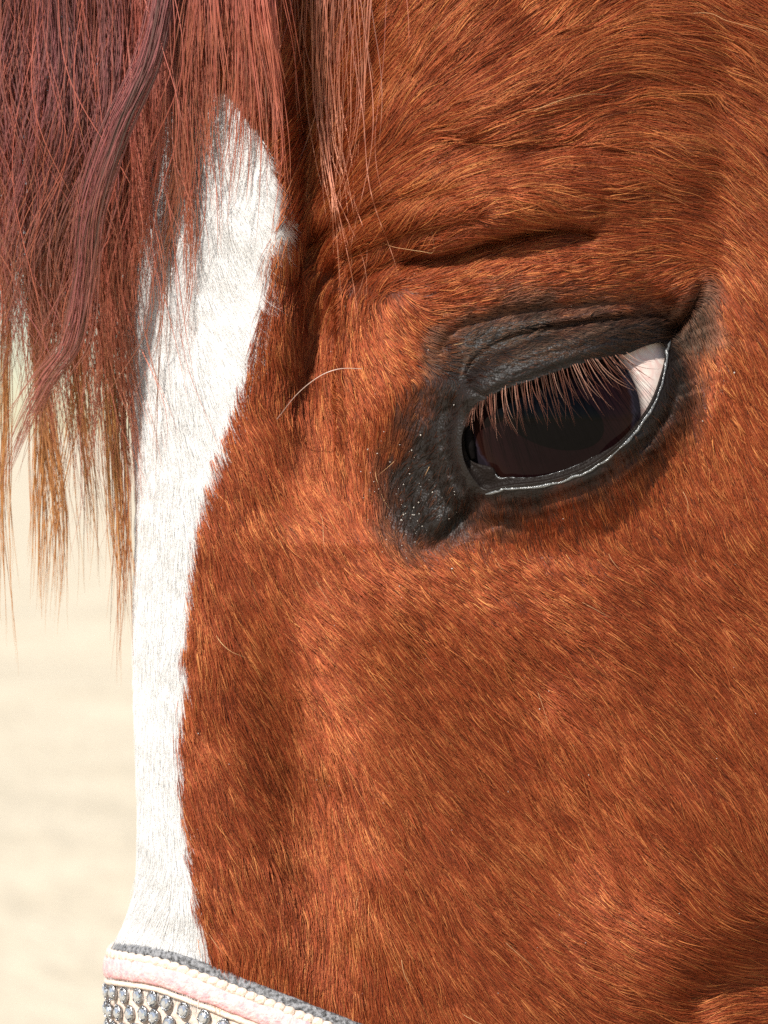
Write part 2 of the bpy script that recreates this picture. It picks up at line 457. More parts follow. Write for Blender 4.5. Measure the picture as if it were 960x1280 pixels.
FU = np.arange(-80, 1141, 10.0); FV = np.arange(-140, 1421, 10.0)
fx, fy = np.meshgrid(FU, FV, indexing='ij')
def flow_field(FL):
    w_ = 1.0 / (((fx[..., None] - FL[:, 0]) ** 2 + (fy[..., None] - FL[:, 1]) ** 2) + 150.0) ** 1.7
    ws = w_.sum(-1)
    a_ = np.radians(FL[:, 2])
    th = 0.5 * np.arctan2((w_ * np.sin(2 * a_)).sum(-1), (w_ * np.cos(2 * a_)).sum(-1))      # lie of the hair, either way
    vx, vy = (w_ * np.cos(a_)).sum(-1) / ws, (w_ * np.sin(a_)).sum(-1) / ws                  # which way the tips point
    return (np.cos(2 * th), np.sin(2 * th), (w_ * FL[:, 3]).sum(-1) / ws, vx, vy)
FLOW_COAT = flow_field(FLOW[21:])
FLOW_BLAZE = flow_field(FLOW[:21])
def fi(T, u, v): return bil(T, (u + 80) / 10, (v + 140) / 10)

# ------------------------------------------------------------------ horse: head skin
horse = bpy.data.objects.new('horse', None)
scene.collection.objects.link(horse)
horse.empty_display_size = 0.1
tag(horse, 'chestnut horse with a white blaze, its dark eye seen close up', 'horse')

def skin_mat():
    m, t, b = mat_new('horse_skin')
    a = t.nodes.new('ShaderNodeAttribute'); a.attribute_name = 'skin_colour'
    tc = t.nodes.new('ShaderNodeTexCoord')
    n = t.nodes.new('ShaderNodeTexNoise'); n.inputs['Scale'].default_value = 1500; n.inputs['Detail'].default_value = 6
    t.links.new(tc.outputs['Object'], n.inputs['Vector'])
    n2 = t.nodes.new('ShaderNodeTexVoronoi'); n2.inputs['Scale'].default_value = 1900
    t.links.new(tc.outputs['Object'], n2.inputs['Vector'])
    ad = t.nodes.new('ShaderNodeMath'); ad.operation = 'ADD'
    t.links.new(n.outputs['Fac'], ad.inputs[0]); t.links.new(n2.outputs['Distance'], ad.inputs[1])
    bp = t.nodes.new('ShaderNodeBump'); bp.inputs['Strength'].default_value = 0.38; bp.inputs['Distance'].default_value = 0.0004
    t.links.new(ad.outputs[0], bp.inputs['Height'])
    t.links.new(bp.outputs['Normal'], b.inputs['Normal'])
    t.links.new(a.outputs['Color'], b.inputs['Base Color'])
    sp = t.nodes.new('ShaderNodeMath'); sp.operation = 'MULTIPLY'; sp.inputs[1].default_value = 0.26
    t.links.new(a.outputs['Alpha'], sp.inputs[0]); t.links.new(sp.outputs[0], b.inputs['Specular IOR Level'])
    mr = t.nodes.new('ShaderNodeMapRange')
    mr.inputs['To Min'].default_value = 0.40; mr.inputs['To Max'].default_value = 0.62
    t.links.new(n.outputs['Fac'], mr.inputs['Value'])
    t.links.new(mr.outputs[0], b.inputs['Roughness'])
    return m
M_SKIN = skin_mat()

STEP = 4
uc = np.r_[np.arange(-500, 40, 30.0), np.arange(40, 1040, STEP), np.arange(1040, 1801, 30.0)]
vr = np.r_[np.arange(-440, -40, 30.0), np.arange(-40, 1340, STEP), np.arange(1340, 1641, 30.0)]
HU0, HU1, HV0, HV1 = 512.0, 892.0, 372.0, 700.0
nu, nv = len(uc), len(vr)
mu, mv = np.meshgrid(uc, vr, indexing='ij')
inner = (mu > HU0 + 0.1) & (mu < HU1 - 0.1) & (mv > HV0 + 0.1) & (mv < HV1 - 0.1)
idx = np.full((nu, nv), -1); keep = ~inner
idx[keep] = np.arange(keep.sum())
V2 = [np.stack([mu[keep], mv[keep]], -1)]
faces = []
for i in range(nu - 1):
    a, b_ = idx[i, :-1], idx[i + 1, :-1]; c, d_ = idx[i + 1, 1:], idx[i, 1:]
    ok = (a >= 0) & (b_ >= 0) & (c >= 0) & (d_ >= 0)
    cm = (uc[i] + uc[i + 1]) / 2
    if HU0 < cm < HU1:
        vm = (vr[:-1] + vr[1:]) / 2
        ok &= ~((vm > HV0) & (vm < HV1))
    faces.append(np.stack([a, d_, c, b_], -1)[ok])
# close the head behind (far cheek to near jaw)
faces.append(np.stack([idx[-1, :-1], idx[-1, 1:], idx[0, 1:], idx[0, :-1]], -1))
# rings between the rectangular gap and the eye opening
ius = np.where((uc >= HU0) & (uc <= HU1))[0]; jvs = np.where((vr >= HV0) & (vr <= HV1))[0]
per = [(ius[-1], j) for j in jvs[:-1]] and ([(i, jvs[0]) for i in ius[::-1][:-1]] + [(ius[0], j) for j in jvs[:-1]] + [(i, jvs[-1]) for i in ius[:-1]] + [(ius[-1], j) for j in jvs[::-1][:-1]])
per_id = np.array([idx[i, j] for i, j in per]); per_uv = np.array([(uc[i], vr[j]) for i, j in per])
NP_ = len(per)
ap_s = resample(APC, NP_ * 4, True)
# start both at the outer corner, match by blended arc length
L = np.linalg.norm(np.diff(np.vstack([per_uv, per_uv[:1]]), axis=0), axis=1); L = np.r_[0, np.cumsum(L)][:-1] / L.sum()
ap_uv = np.stack([np.interp(L * NP_ * 4, np.arange(NP_ * 4), ap_s[:, k]) for k in (0, 1)], -1)
cur = np.concatenate(V2); base = len(cur)
RINGS = 46
ring_ids = [per_id]
ring_list = []
for k in range(1, RINGS + 1):
    f = k / RINGS
    f = 1 - (1 - f) ** 1.5
    ring_list.append(per_uv * (1 - f) + ap_uv * f)
    ring_ids.append(base + np.arange(NP_) + (k - 1) * NP_)
allv = np.vstack([cur] + ring_list)
for k in range(RINGS):
    a = ring_ids[k]; b_ = ring_ids[k + 1]
    faces.append(np.stack([a, np.roll(a, -1), np.roll(b_, -1), b_], -1))
PW = S(allv[:, 0], allv[:, 1])
# lid margin: turn inwards over a rounded edge and run back behind the eyeball
cen = np.array([705.0, 527.0])
ap_dep = dep_of(ap_uv[:, 0], ap_uv[:, 1])
last = ring_ids[-1]
extra = []; n0 = len(PW)
lowf = 0.30 + 0.70 * sstep(-10, 30, (ap_uv[:, 1] - (515 - 0.55 * (ap_uv[:, 0] - 700))))      # wide wet shelf below and at the inner corner
lowf = lowf * (1 + 2.3 * np.exp(-((ap_uv[:, 0] - 597) ** 2 + (ap_uv[:, 1] - 598) ** 2) / (2 * 24.0 ** 2)) + 0.7 * np.exp(-((ap_uv[:, 0] - 580) ** 2 + (ap_uv[:, 1] - 540) ** 2) / (2 * 30.0 ** 2)))
def ball_dep(p, lift=0.0):
    return EYE_C[2] - np.sqrt(np.clip((EYE_R + lift) ** 2 - (p[:, 0] - EYE_C[0]) ** 2 - (p[:, 1] - EYE_C[1]) ** 2, 30 ** 2, None))
for k, (sh, clr, mixb) in enumerate([(0.8, 0, 0.0), (2.5, 5.0, 0.6), (5.5, 4.0, 1.0), (9.0, 3.0, 1.0), (12.0, 2.0, 1.0), (13.0, -1.0, 1.0), (12.0, -20.0, 1.0), (4.0, -70.0, 1.0)]):
    dirn = cen - ap_uv; dirn /= np.linalg.norm(dirn, axis=1, keepdims=True)
    p = ap_uv + dirn * (0.68 * sh * lowf)[:, None]
    dd = (ap_dep + 0.8) * (1 - mixb) + (ball_dep(p) - clr) * mixb
    extra.append(to_world(p[:, 0], p[:, 1], dd))
    if k == 4: SHELF = p.copy()
    b_ = n0 + np.arange(NP_) + k * NP_
    faces.append(np.stack([last, np.roll(last, -1), np.roll(b_, -1), b_], -1)); last = b_
PW = np.vstack([PW] + extra)
Fq = np.concatenate(faces)
# end caps
top = idx[:, 0]; bot = idx[:, -1]
n1 = len(PW)
PW = np.vstack([PW, PW[top].mean(0) + [0, 0, 0.03], PW[bot].mean(0) - [0, 0, 0.03]])
capf = [(int(top[i]), int(top[(i + 1) % nu]), n1) for i in range(nu)] + [(int(bot[(i + 1) % nu]), int(bot[i]), n1 + 1) for i in range(nu)]
head = new_mesh('head', PW, [tuple(map(int, f)) for f in Fq] + capf, M_SKIN, horse)
# skin colour: dark under the chestnut coat, pink under white hair, black round the eye
uvv = np.vstack([allv] + [ap_uv] * 8 + [[700, -440], [700, 1640]])
inb = (uvv[:, 0] > -80) & (uvv[:, 0] < 1140) & (uvv[:, 1] > -140) & (uvv[:, 1] < 1420)
bm_ = np.where(inb, gi(BMASK, uvv[:, 0], uvv[:, 1]), 0)[:, None]
dm_ = np.where(inb, gi(DMASK, uvv[:, 0], uvv[:, 1]), 0)[:, None]
dm_[len(allv):-2] = 1
lidd = np.where((uvv[:, 0] > 420) & (uvv[:, 0] < 960) & (uvv[:, 1] > 300) & (uvv[:, 1] < 760), gi(_ap, uvv[:, 0], uvv[:, 1]), 300)[:, None]
c = np.array([0.085, 0.018, 0.006]) * (1 - bm_) + np.array([0.66, 0.58, 0.53]) * bm_
c = c * (1 - dm_) + np.array([0.010, 0.007, 0.006]) * dm_
ca = head.data.attributes.new('skin_colour', 'FLOAT_COLOR', 'POINT')
gl = np.ones((len(c), 1)); gl[len(allv):-2] = 0.25
ca.data.foreach_set('color', np.hstack([c, gl]).astype(np.float32).ravel())

# ------------------------------------------------------------------ coat hair
def band_top(u):
    return np.interp(u, [-330, -150, 0, 60, 100, 160, 215, 265, 330, 440, 600, 800, 1000, 1200], [1090, 1140, 1172, 1182, 1187, 1190, 1197, 1215, 1241, 1284, 1345, 1415, 1470, 1530])
def clump_pull(u, v, cell, seed):
    """offset from each root to the centre of its tuft"""
    r = np.random.default_rng(seed)
    T = r.uniform(0.0, 1.0, (256, 256, 2)); I = r.uniform(-1, 1, (256, 256))
    gx = np.floor(u / cell).astype(int); gy = np.floor(v / cell).astype(int)
    best = np.full(u.shape, 1e9); bx = np.zeros(u.shape); by = np.zeros(u.shape); bi = np.zeros(u.shape)
    for a in (-1, 0, 1):
        for b in (-1, 0, 1):
            k = T[(gx + a) & 255, (gy + b) & 255]
            cx = (gx + a + k[:, 0]) * cell - u; cy = (gy + b + k[:, 1]) * cell - v
            dd = cx * cx + cy * cy; m = dd < best
            best = np.where(m, dd, best); bx = np.where(m, cx, bx); by = np.where(m, cy, by)
            bi = np.where(m, I[(gx + a) & 255, (gy + b) & 255], bi)
    return bx, by, bi

def grow(u, v, field, K=7, lenmul=1.0, liftmul=1.0, wild=1.0, clump=1.0):
    C2, S2, FLEN, VX, VY = field
    n = len(u)
    ln = fi(FLEN, u, v) * 0.9 * lenmul * rng.uniform(0.65, 1.15, n)
    a0 = np.radians(rng.normal(0, 1, n) * (5.5 - 2.2 * sstep(50, 80, ln)) * wild + (0.55 + 0.45 * sstep(50, 90, ln)) * (9 * vnoise(u, v, 46, 61) + 8 * vnoise(u, v, 19, 62)))
    curl = np.radians(rng.normal(0, 7 * wild, n) + (0.5 + 0.6 * sstep(50, 90, ln)) * 10 * vnoise(u, v, 24, 63))
    c1x, c1y, c1i = clump_pull(u, v, 9.0, 71)
    c2x, c2y, c2i = clump_pull(u, v, 24.0, 72)
    lg = sstep(48, 85, ln)
    lift = (0.17 + 0.07 * c1i + (0.05 + 0.09 * lg) * c2i + 0.06 * rng.normal(0, 1, n) * wild) * liftmul
    lift = np.clip(lift, 0.05, None)
    nb = (1 - sstep(0, 70, band_top(u) - v)) * (0.25 + 0.75 * (u < 280))
    lift = lift + 0.30 * nb; ln = ln * (1 + 0.30 * nb * (u < 280))
    cu, cv = u.copy(), v.copy()
    th = 0.5 * np.arctan2(fi(S2, u, v), fi(C2, u, v))
    ox, oy = np.cos(th), np.sin(th)
    dot = ox * fi(VX, u, v) + oy * fi(VY, u, v)
    sg = np.where(rng.uniform(0, 1, n) < sstep(-0.85, 0.85, dot), 1.0, -1.0)
    lx, ly = ox * sg, oy * sg
    P = np.zeros((n, K, 3)); 
    ds = ln / (K - 1)
    for k in range(K):
        s = k / (K - 1)
        pu = cu + clump * s * (0.5 * c1x + (0.20 + 0.30 * lg) * c2x); pv = cv + clump * s * (0.5 * c1y + (0.20 + 0.30 * lg) * c2y)
        pos = gi(SP, pu, pv); nor = gi(SN, pu, pv)
        h = ln * lift * (s * (1.25 - 0.62 * s)) / PXM
        P[:, k] = pos + nor * h[:, None] - nor * (0.00012 if k == 0 else 0)
        th = 0.5 * np.arctan2(fi(S2, cu, cv), fi(C2, cu, cv))
        dx, dy = np.cos(th), np.sin(th)
        fl = np.where(dx * lx + dy * ly < 0, -1.0, 1.0); dx, dy = dx * fl, dy * fl
        lx, ly = dx, dy
        an = a0 + curl * s; ca_, sa_ = np.cos(an), np.sin(an)
        cu = cu + ds * (dx * ca_ - dy * sa_); cv = cv + ds * (dx * sa_ + dy * ca_)
    return P, ln, c1i, c2i

NH = 580000
u = np.r_[rng.uniform(-60, 1110, 480000), rng.uniform(20, 350, 100000)]; v = np.r_[rng.uniform(-120, 1400, 480000), rng.uniform(110, 1220, 100000)]
only_white = np.arange(NH) >= 480000
inview = (u > 60) & (u < 1000) & (v > -70) & (v < 1320)
keep = inview | (rng.uniform(0, 1, NH) < 0.35)
ap = gi(_ap, u, v); dk = gi(DMASK, u, v)
lidz = 1 - sstep(6, 46, ap)
keep &= ap > 4
keep &= v < band_top(u) - 3
keep &= rng.uniform(0, 1, NH) > np.where(v < 450 - 0.1 * (u - 700), 0.30, 1.0) * np.maximum(0.75 * lidz, 0.60 * dk)
keep &= ~only_white | (blaze(u, v, px_of(u, v)) > 0.5)
u, v, ap, dk, lidz = u[keep], v[keep], ap[keep], dk[keep], lidz[keep]
n = len(u)
wh = blaze(u, v, px_of(u, v) + rng.normal(0, 2.6, n)) > 0.5
P = np.zeros((n, 7, 3)); c1 = np.zeros(n); c2 = np.zeros(n)
for m_, f_ in ((wh, FLOW_BLAZE), (~wh, FLOW_COAT)):
    P[m_], _, c1[m_], c2[m_] = grow(u[m_], v[m_], f_, liftmul=0.65 if f_ is FLOW_BLAZE else 1.0, clump=0.35 if f_ is FLOW_BLAZE else 1.0)
# chestnut with bleached and darker hairs
tone = 0.80 * rng.normal(0, 1, n) + 0.45 * c1 + (0.15 + 0.35 * sstep(330, 250, v)) * c2 + 0.25 * vnoise(u, v, 60, 81)
base = np.array([0.218, 0.0365, 0.0100]); gold = np.array([0.54, 0.172, 0.052]); deep = np.array([0.062, 0.010, 0.0038])
tg = sstep(0.1, 2.0, tone)[:, None]; td = sstep(0.1, 2.0, -tone)[:, None]
col = base * (1 - tg) + gold * tg; col = col * (1 - td) + deep * td
black = np.where((v < 450 - 0.1 * (u - 700))[:, None], np.array([0.030, 0.018, 0.013]), np.array([0.007, 0.005, 0.005])) * rng.uniform(0.6, 1.8, (n, 1))
umber = np.where((v < 425)[:, None], np.array([0.15, 0.085, 0.058]), np.array([0.06, 0.022, 0.011]))
isd = np.clip(dk + rng.normal(0, 0.10, n), 0, 1)[:, None]
mid = (1 - np.abs(isd * 2 - 1))
col = col * (1 - isd) + black * isd
col = col * (1 - 0.5 * mid) + umber * 0.5 * mid
white = np.array([0.82, 0.81, 0.80]) * rng.uniform(0.94, 1.0, (n, 1))
col = np.where(wh[:, None], white, col)
rad0 = np.where(wh, 0.000056, 0.000047) * np.exp(rng.normal(0, 0.28, n)) * (1 - 0.45 * lidz)
prof = np.array([1.0, 1.0, 0.95, 0.85, 0.70, 0.48, 0.16])
coat = ~wh
o = add_curves('coat_hair', P[coat], rad0[coat][:, None] * prof, col[coat], M_HAIR, head)
tag(o, 'short chestnut coat, black round the eye', kind='stuff')
o = add_curves('blaze_hair', P[wh], rad0[wh][:, None] * prof, col[wh], M_WHITE, head)
tag(o, 'white blaze hair running down the face', kind='stuff')
# a few single pale and long guard hairs standing off the coat
ng = 46
gu = rng.uniform(240, 990, ng); gv = rng.uniform(20, 1270, ng)
ok_ = (gi(_ap, gu, gv) > 40) & (gv < band_top(gu) - 20); gu, gv = gu[ok_], gv[ok_]
Pg, _, _, _ = grow(gu, gv, FLOW_COAT, lenmul=1.35, liftmul=1.5, wild=2.5, clump=0.0)
gc = np.array([0.55, 0.27, 0.13]) * rng.uniform(0.5, 1.3, (len(gu), 1))
tag(add_curves('guard_hair', Pg, np.full((len(gu), 1), 0.00004) * prof, gc, M_HAIR, head), kind='stuff')
# dust and dandruff caught in the coat, mostly round the inner corner of the eye
nd = 230
du_ = np.r_[rng.normal(505, 32, 90), rng.uniform(240, 990, nd - 90)]; dv_ = np.r_[rng.normal(630, 42, 90), rng.uniform(20, 1250, nd - 90)]
ok_ = (gi(_ap, du_, dv_) > 20) & (dv_ < band_top(du_) - 20) & (blaze(du_, dv_, px_of(du_, dv_)) < 0.5); du_, dv_ = du_[ok_], dv_[ok_]
c0 = gi(SP, du_, dv_) + gi(SN, du_, dv_) * (rng.uniform(0.0005, 0.0011, len(du_)) * np.where(gi(DMASK, du_, dv_) > 0.5, 0.3, 1.0))[:, None]
V = []; F = []
for q0, r0 in zip(c0, np.exp(rng.normal(-9.35, 0.4, len(c0)))):
    k0 = len(V)
    for d3 in ((1, 0, 0), (-1, 0, 0), (0, 1, 0), (0, -1, 0), (0, 0, 1), (0, 0, -1)):
        V.append(q0 + np.array(d3) * r0 * rng.uniform(0.5, 1.5))
    F += [(k0 + a_, k0 + b_, k0 + c_) for a_, b_, c_ in ((0, 2, 4), (2, 1, 4), (1, 3, 4), (3, 0, 4), (2, 0, 5), (1, 2, 5), (3, 1, 5), (0, 3, 5))]
tag(new_mesh('dust', V, F, simple('dust', (0.55, 0.50, 0.44), 0.9), head, False), kind='stuff')

# ------------------------------------------------------------------ eye
def sphere_patch(name, C, Rr, mat, parent, ax=None, ang0=0, ang1=180, nr=40, ns=96, bulge=None):
    """part of a ball about axis ax; angles from the axis in degrees; C in photo pixels, Rr in pixels"""
    Cw = to_world(*C); Rw = Rr / PXM
    ax = Vector(ax).normalized(); t1 = ax.orthogonal().normalized(); t2 = ax.cross(t1)
    V = []; F = []
    for i in range(nr + 1):
        th = R_(ang0 + (ang1 - ang0) * i / nr)
        for j in range(ns):
            ph = 2 * math.pi * j / ns
            d = ax * math.cos(th) + (t1 * math.cos(ph) + t2 * math.sin(ph)) * math.sin(th)
            r = Rw * (1 + (bulge(math.degrees(th)) if bulge else 0))
            V.append(tuple(Vector(Cw) + d * r))
    for i in range(nr):
        for j in range(ns):
            F.append((i * ns + j, i * ns + (j + 1) % ns, (i + 1) * ns + (j + 1) % ns, (i + 1) * ns + j))
    return new_mesh(name, V, F, mat, parent)

eye = bpy.data.objects.new('eye', None); scene.collection.objects.link(eye); eye.parent = horse
eye.location = (0, 0, 0)
eye['label'] = 'dark brown eye with a white corner'
def eye_dir(px, py):
    """direction from the ball's centre to where the camera ray through a pixel meets it"""
    C = to_world(*EYE_C); r = to_world(px, py, 0) - CAM_LOC; r /= np.linalg.norm(r)
    oc = CAM_LOC - C; b = oc @ r; cc = oc @ oc - (EYE_R / PXM) ** 2
    t = -b - math.sqrt(max(b * b - cc, 0))
    d = CAM_LOC + r * t - C
    return d / np.linalg.norm(d)
IRIS_AX = eye_dir(688, 520)
def eyeball_mat():
    m, t, b = mat_new('eye_white')
    tc = t.nodes.new('ShaderNodeTexCoord')
    n = t.nodes.new('ShaderNodeTexNoise'); n.inputs['Scale'].default_value = 260; n.inputs['Detail'].default_value = 6; n.inputs['Distortion'].default_value = 1.5
    t.links.new(tc.outputs['Object'], n.inputs['Vector'])
    r = t.nodes.new('ShaderNodeValToRGB')
    r.color_ramp.elements[0].position = 0.30; r.color_ramp.elements[0].color = (0.66, 0.44, 0.39, 1)
    r.color_ramp.elements[1].position = 0.62; r.color_ramp.elements[1].color = (0.74, 0.64, 0.57, 1)
    t.links.new(n.outputs['Fac'], r.inputs[0])
    at = t.nodes.new('ShaderNodeAttribute'); at.attribute_name = 'pigment'
    mx = t.nodes.new('ShaderNodeMix'); mx.data_type = 'RGBA'
    t.links.new(at.outputs['Fac'], mx.inputs['Factor']); t.links.new(r.outputs[0], mx.inputs['A']); mx.inputs['B'].default_value = (0.008, 0.006, 0.008, 1)
    t.links.new(mx.outputs['Result'], b.inputs['Base Color'])
    b.inputs['Roughness'].default_value = 0.28
    mr = t.nodes.new('ShaderNodeMapRange'); mr.inputs['To Min'].default_value = 0.4; mr.inputs['To Max'].default_value = 0.03
    t.links.new(at.outputs['Fac'], mr.inputs['Value']); t.links.new(mr.outputs[0], b.inputs['Specular IOR Level'])
    return m
def iris_mat():
    m, t, b = mat_new('iris')
    a = t.nodes.new('ShaderNodeAttribute'); a.attribute_name = 'iris_r'
    tc = t.nodes.new('ShaderNodeTexCoord')
    n = t.nodes.new('ShaderNodeTexNoise'); n.inputs['Scale'].default_value = 700; n.inputs['Detail'].default_value = 4
    t.links.new(tc.outputs['Object'], n.inputs['Vector'])
    mx = t.nodes.new('ShaderNodeMath'); mx.operation = 'MULTIPLY_ADD'; mx.inputs[1].default_value = 0.10
    t.links.new(n.outputs['Fac'], mx.inputs[0]); t.links.new(a.outputs['Fac'], mx.inputs[2])
    r = t.nodes.new('ShaderNodeValToRGB')
    e = r.color_ramp.elements
    e[0].position = 0.0; e[0].color = (0.004, 0.0014, 0.0018, 1)
    e[1].position = 1.0; e[1].color = (0.02, 0.016, 0.024, 1)
    for p_, c_ in ((0.55, (0.005, 0.0017, 0.0022, 1)), (0.80, (0.0085, 0.0028, 0.0032, 1)), (0.95, (0.013, 0.0045, 0.0032, 1)), (1.0, (0.012, 0.009, 0.012, 1))):
        k = e.new(p_); k.color = c_
    t.links.new(mx.outputs[0], r.inputs[0]); t.links.new(r.outputs[0], b.inputs['Base Color'])
    b.inputs['Roughness'].default_value = 0.09
    b.inputs['Specular IOR Level'].default_value = 0.10
    return m
IH = 34.5
ew = sphere_patch('eye_white', EYE_C, EYE_R, eyeball_mat(), eye, IRIS_AX, IH, 150, 150, 160)
_v = np.array([v_.co for v_ in ew.data.vertices]); _d = (_v - to_world(*EYE_C)); _d /= np.linalg.norm(_d, axis=1, keepdims=True)
_tmp = eye_dir(815, 470)
_ang = np.degrees(np.arccos(np.clip(_d @ IRIS_AX, -1, 1)))
pg = np.maximum(1 - sstep(IH - 0.5, IH + 4.5, _ang), sstep(0.05, -0.25, (_d - IRIS_AX * 0.8) @ (_tmp - IRIS_AX * (_tmp @ IRIS_AX))))
at = ew.data.attributes.new('pigment', 'FLOAT', 'POINT'); at.data.foreach_set('value', pg.astype(np.float32))
# clear dome over iris and pupil: dark, wet and bulging a little from the ball
def dome(name, extent, lift, mat, sx=1.0, sz=1.0):
    Cw = np.array(to_world(*EYE_C)); Rw = EYE_R / PXM; ax = IRIS_AX
    hx = np.cross(ax, [0.35, 0, 1.0]); hx /= np.linalg.norm(hx); hz = np.cross(hx, ax)
    V = []; F = []; rr = []
    nr, ns = 40, 120
    for i in range(nr + 1):
        f = extent * i / nr + 1e-3
        for j in range(ns):
            ph = 2 * math.pi * j / ns
            fr_ = f * math.hypot(math.cos(ph) * sx, math.sin(ph) * sz)
            th = R_(IH) * fr_; az = math.atan2(math.sin(ph) * sz, math.cos(ph) * sx)
            r = Rw * (1 + 0.014 * max(0.0, 1 - fr_ ** 2) + 0.0006) + lift / PXM
            V.append(Cw + r * (ax * math.cos(th) + (hx * math.cos(az) + hz * math.sin(az)) * math.sin(th)))
            rr.append(fr_)
    for i in range(nr):
        for j in range(ns):
            F.append((i * ns + j, i * ns + (j + 1) % ns, (i + 1) * ns + (j + 1) % ns, (i + 1) * ns + j))
    F.append(tuple(range(ns - 1, -1, -1)))
    o = new_mesh(name, V, F, mat, eye)
    at = o.data.attributes.new('iris_r', 'FLOAT', 'POINT'); at.data.foreach_set('value', np.array(rr, np.float32))
    return o
dome('iris', 1.02, 0.0, iris_mat())
m_pup = simple('pupil', (0.0012, 0.0008, 0.001), 0.09, spec=0.10)
dome('pupil', 0.60, 0.35, m_pup, 1.0, 0.55)

M_WET = simple('wet_black_skin', (0.005, 0.004, 0.004), 0.6, noise=0.4, nscale=900, bump=0.5, spec=0.03)
# dark caruncle filling the inner corner
def blob(name, pts_px, radii, mat, parent, ns=20):
    P = catmull(pts_px, 6); rr = np.interp(np.linspace(0, 1, len(P)), np.linspace(0, 1, len(radii)), radii) / PXM
    W = to_world(P[:, 0], P[:, 1], P[:, 2])
    V = []; F = []
    for i in range(len(W)):
        t = W[min(i + 1, len(W) - 1)] - W[max(i - 1, 0)]; t /= np.linalg.norm(t)
        a = np.cross(t, [0, 1, 0.1]); a /= np.linalg.norm(a); b = np.cross(t, a)
        for j in range(ns):
            ph = 2 * math.pi * j / ns
            V.append(W[i] + rr[i] * (a * math.cos(ph) + b * math.sin(ph)))
    for i in range(len(W) - 1):
        for j in range(ns):
            F.append((i * ns + j, i * ns + (j + 1) % ns, (i + 1) * ns + (j + 1) % ns, (i + 1) * ns + j))
    F.append(tuple(range(ns - 1, -1, -1))); F.append(tuple(range((len(W) - 1) * ns, len(W) * ns)))
    return new_mesh(name, V, F, mat, parent)
def eyedep(x, y, lift=0.0):
    return EYE_C[2] - math.sqrt(max((EYE_R + lift) ** 2 - (x - EYE_C[0]) ** 2 - (y - EYE_C[1]) ** 2, 0))
blob('third_eyelid', [(x, y, eyedep(x, y, 2) + 6) for x, y in ((586, 522), (586, 540), (588, 558), (592, 574))], [3, 6, 7, 3], M_WET, eye)

# tear film along the lower lid
def wet_mat():
    m, t, b = mat_new('tear_film')
    b.inputs['Base Color'].default_value = (0.10, 0.104, 0.104, 1)
    b.inputs['Roughness'].default_value = 0.22
    b.inputs['Specular IOR Level'].default_value = 1.0
    tc = t.nodes.new('ShaderNodeTexCoord')
    n = t.nodes.new('ShaderNodeTexNoise'); n.inputs['Scale'].default_value = 1400; n.inputs['Detail'].default_value = 3
    t.links.new(tc.outputs['Object'], n.inputs['Vector'])
    bp = t.nodes.new('ShaderNodeBump'); bp.inputs['Strength'].default_value = 1.0; bp.inputs['Distance'].default_value = 0.0005
    t.links.new(n.outputs['Fac'], bp.inputs['Height']); t.links.new(bp.outputs['Normal'], b.inputs['Normal'])
    return m
LOW = catmull([(607, 618), (624, 613), (645, 611), (680, 607), (717, 597), (747, 582), (778, 558), (802, 531), (821, 499), (831, 465), (834, 440), (838, 425)], 8)
dl = dep_of(LOW[:, 0], LOW[:, 1])
blob('tear_film', [(x, y, d + 0.4) for (x, y), d in zip(LOW[::2] + rng.normal(0, 0.5, LOW[::2].shape), dl[::2])], list(np.r_[0.8, (1.7 + 0.6 * rng.uniform(-1, 1, 46)), 0.7]), wet_mat(), eye, 10)

_s2 = SHELF[(SHELF[:, 1] > 505) & (SHELF[:, 0] > 618)]
_s2 = _s2[np.argsort(_s2[:, 0])][::3]
blob('tear_film', [(x, y, float(ball_dep(np.array([[x, y]]))[0]) - 1.2) for x, y in _s2 + rng.normal(0, 0.25, _s2.shape)], list(np.r_[0.2, 0.6 + 0.5 * rng.uniform(-1, 1, 40), 0.2]), bpy.data.materials['tear_film'], eye, 8)

# ------------------------------------------------------------------ eyelashes
def strand_pts(P3, K):
    return resample(catmull(P3, 8), K)
L_P, L_C, L_R = [], [], []
lash_line = resample(catmull([(586, 516), (602, 501), (622, 488), (660, 475), (700, 461), (729, 451), (752, 446), (782, 441)], 8), 200)
for k in range(120):
    f = (k + rng.uniform(-1.5, 1.5)) / 119; f = min(max(f, 0), 1)
    x, y = lash_line[int(f * 199)] + rng.normal(0, 1.2, 2)
    ang = R_(np.interp(f, [0, 0.15, 0.5, 0.8, 1.0], [118, 95, 82, 62, 44]) + rng.normal(0, 4.5))
    ln = np.interp(f, [0, 0.15, 0.4, 0.8, 1], [22, 50, 68, 70, 52]) * rng.uniform(0.5, 1.12)
    d0 = float(dep_of(np.array([x]), np.array([y - 2]))[0]) + 1
    pts = []; bnd = rng.normal(-8, 7)
    for s in np.linspace(0, 1, 5):
        bend = R_(bnd * s)
        pts.append((x + math.cos(ang + bend) * ln * s, y + math.sin(ang + bend) * ln * s, d0 - 26 * s + 9 * s * s))
    Q = strand_pts(pts, 8); L_P.append(to_world(Q[:, 0], Q[:, 1], Q[:, 2]))
    L_R.append(rng.uniform(0.000036, 0.000066) * np.array([1, 1, 0.95, 0.9, 0.8, 0.65, 0.45, 0.15]))
    L_C.append(np.array([0.045, 0.013, 0.008]) * rng.uniform(0.3, 2.2) if rng.uniform() < 0.8 else np.array([0.20, 0.10, 0.07]))
o = add_curves('eyelashes', np.array(L_P), np.array(L_R), np.array(L_C), M_HAIR, eye)
o['label'] = 'reddish brown lashes of the upper lid'

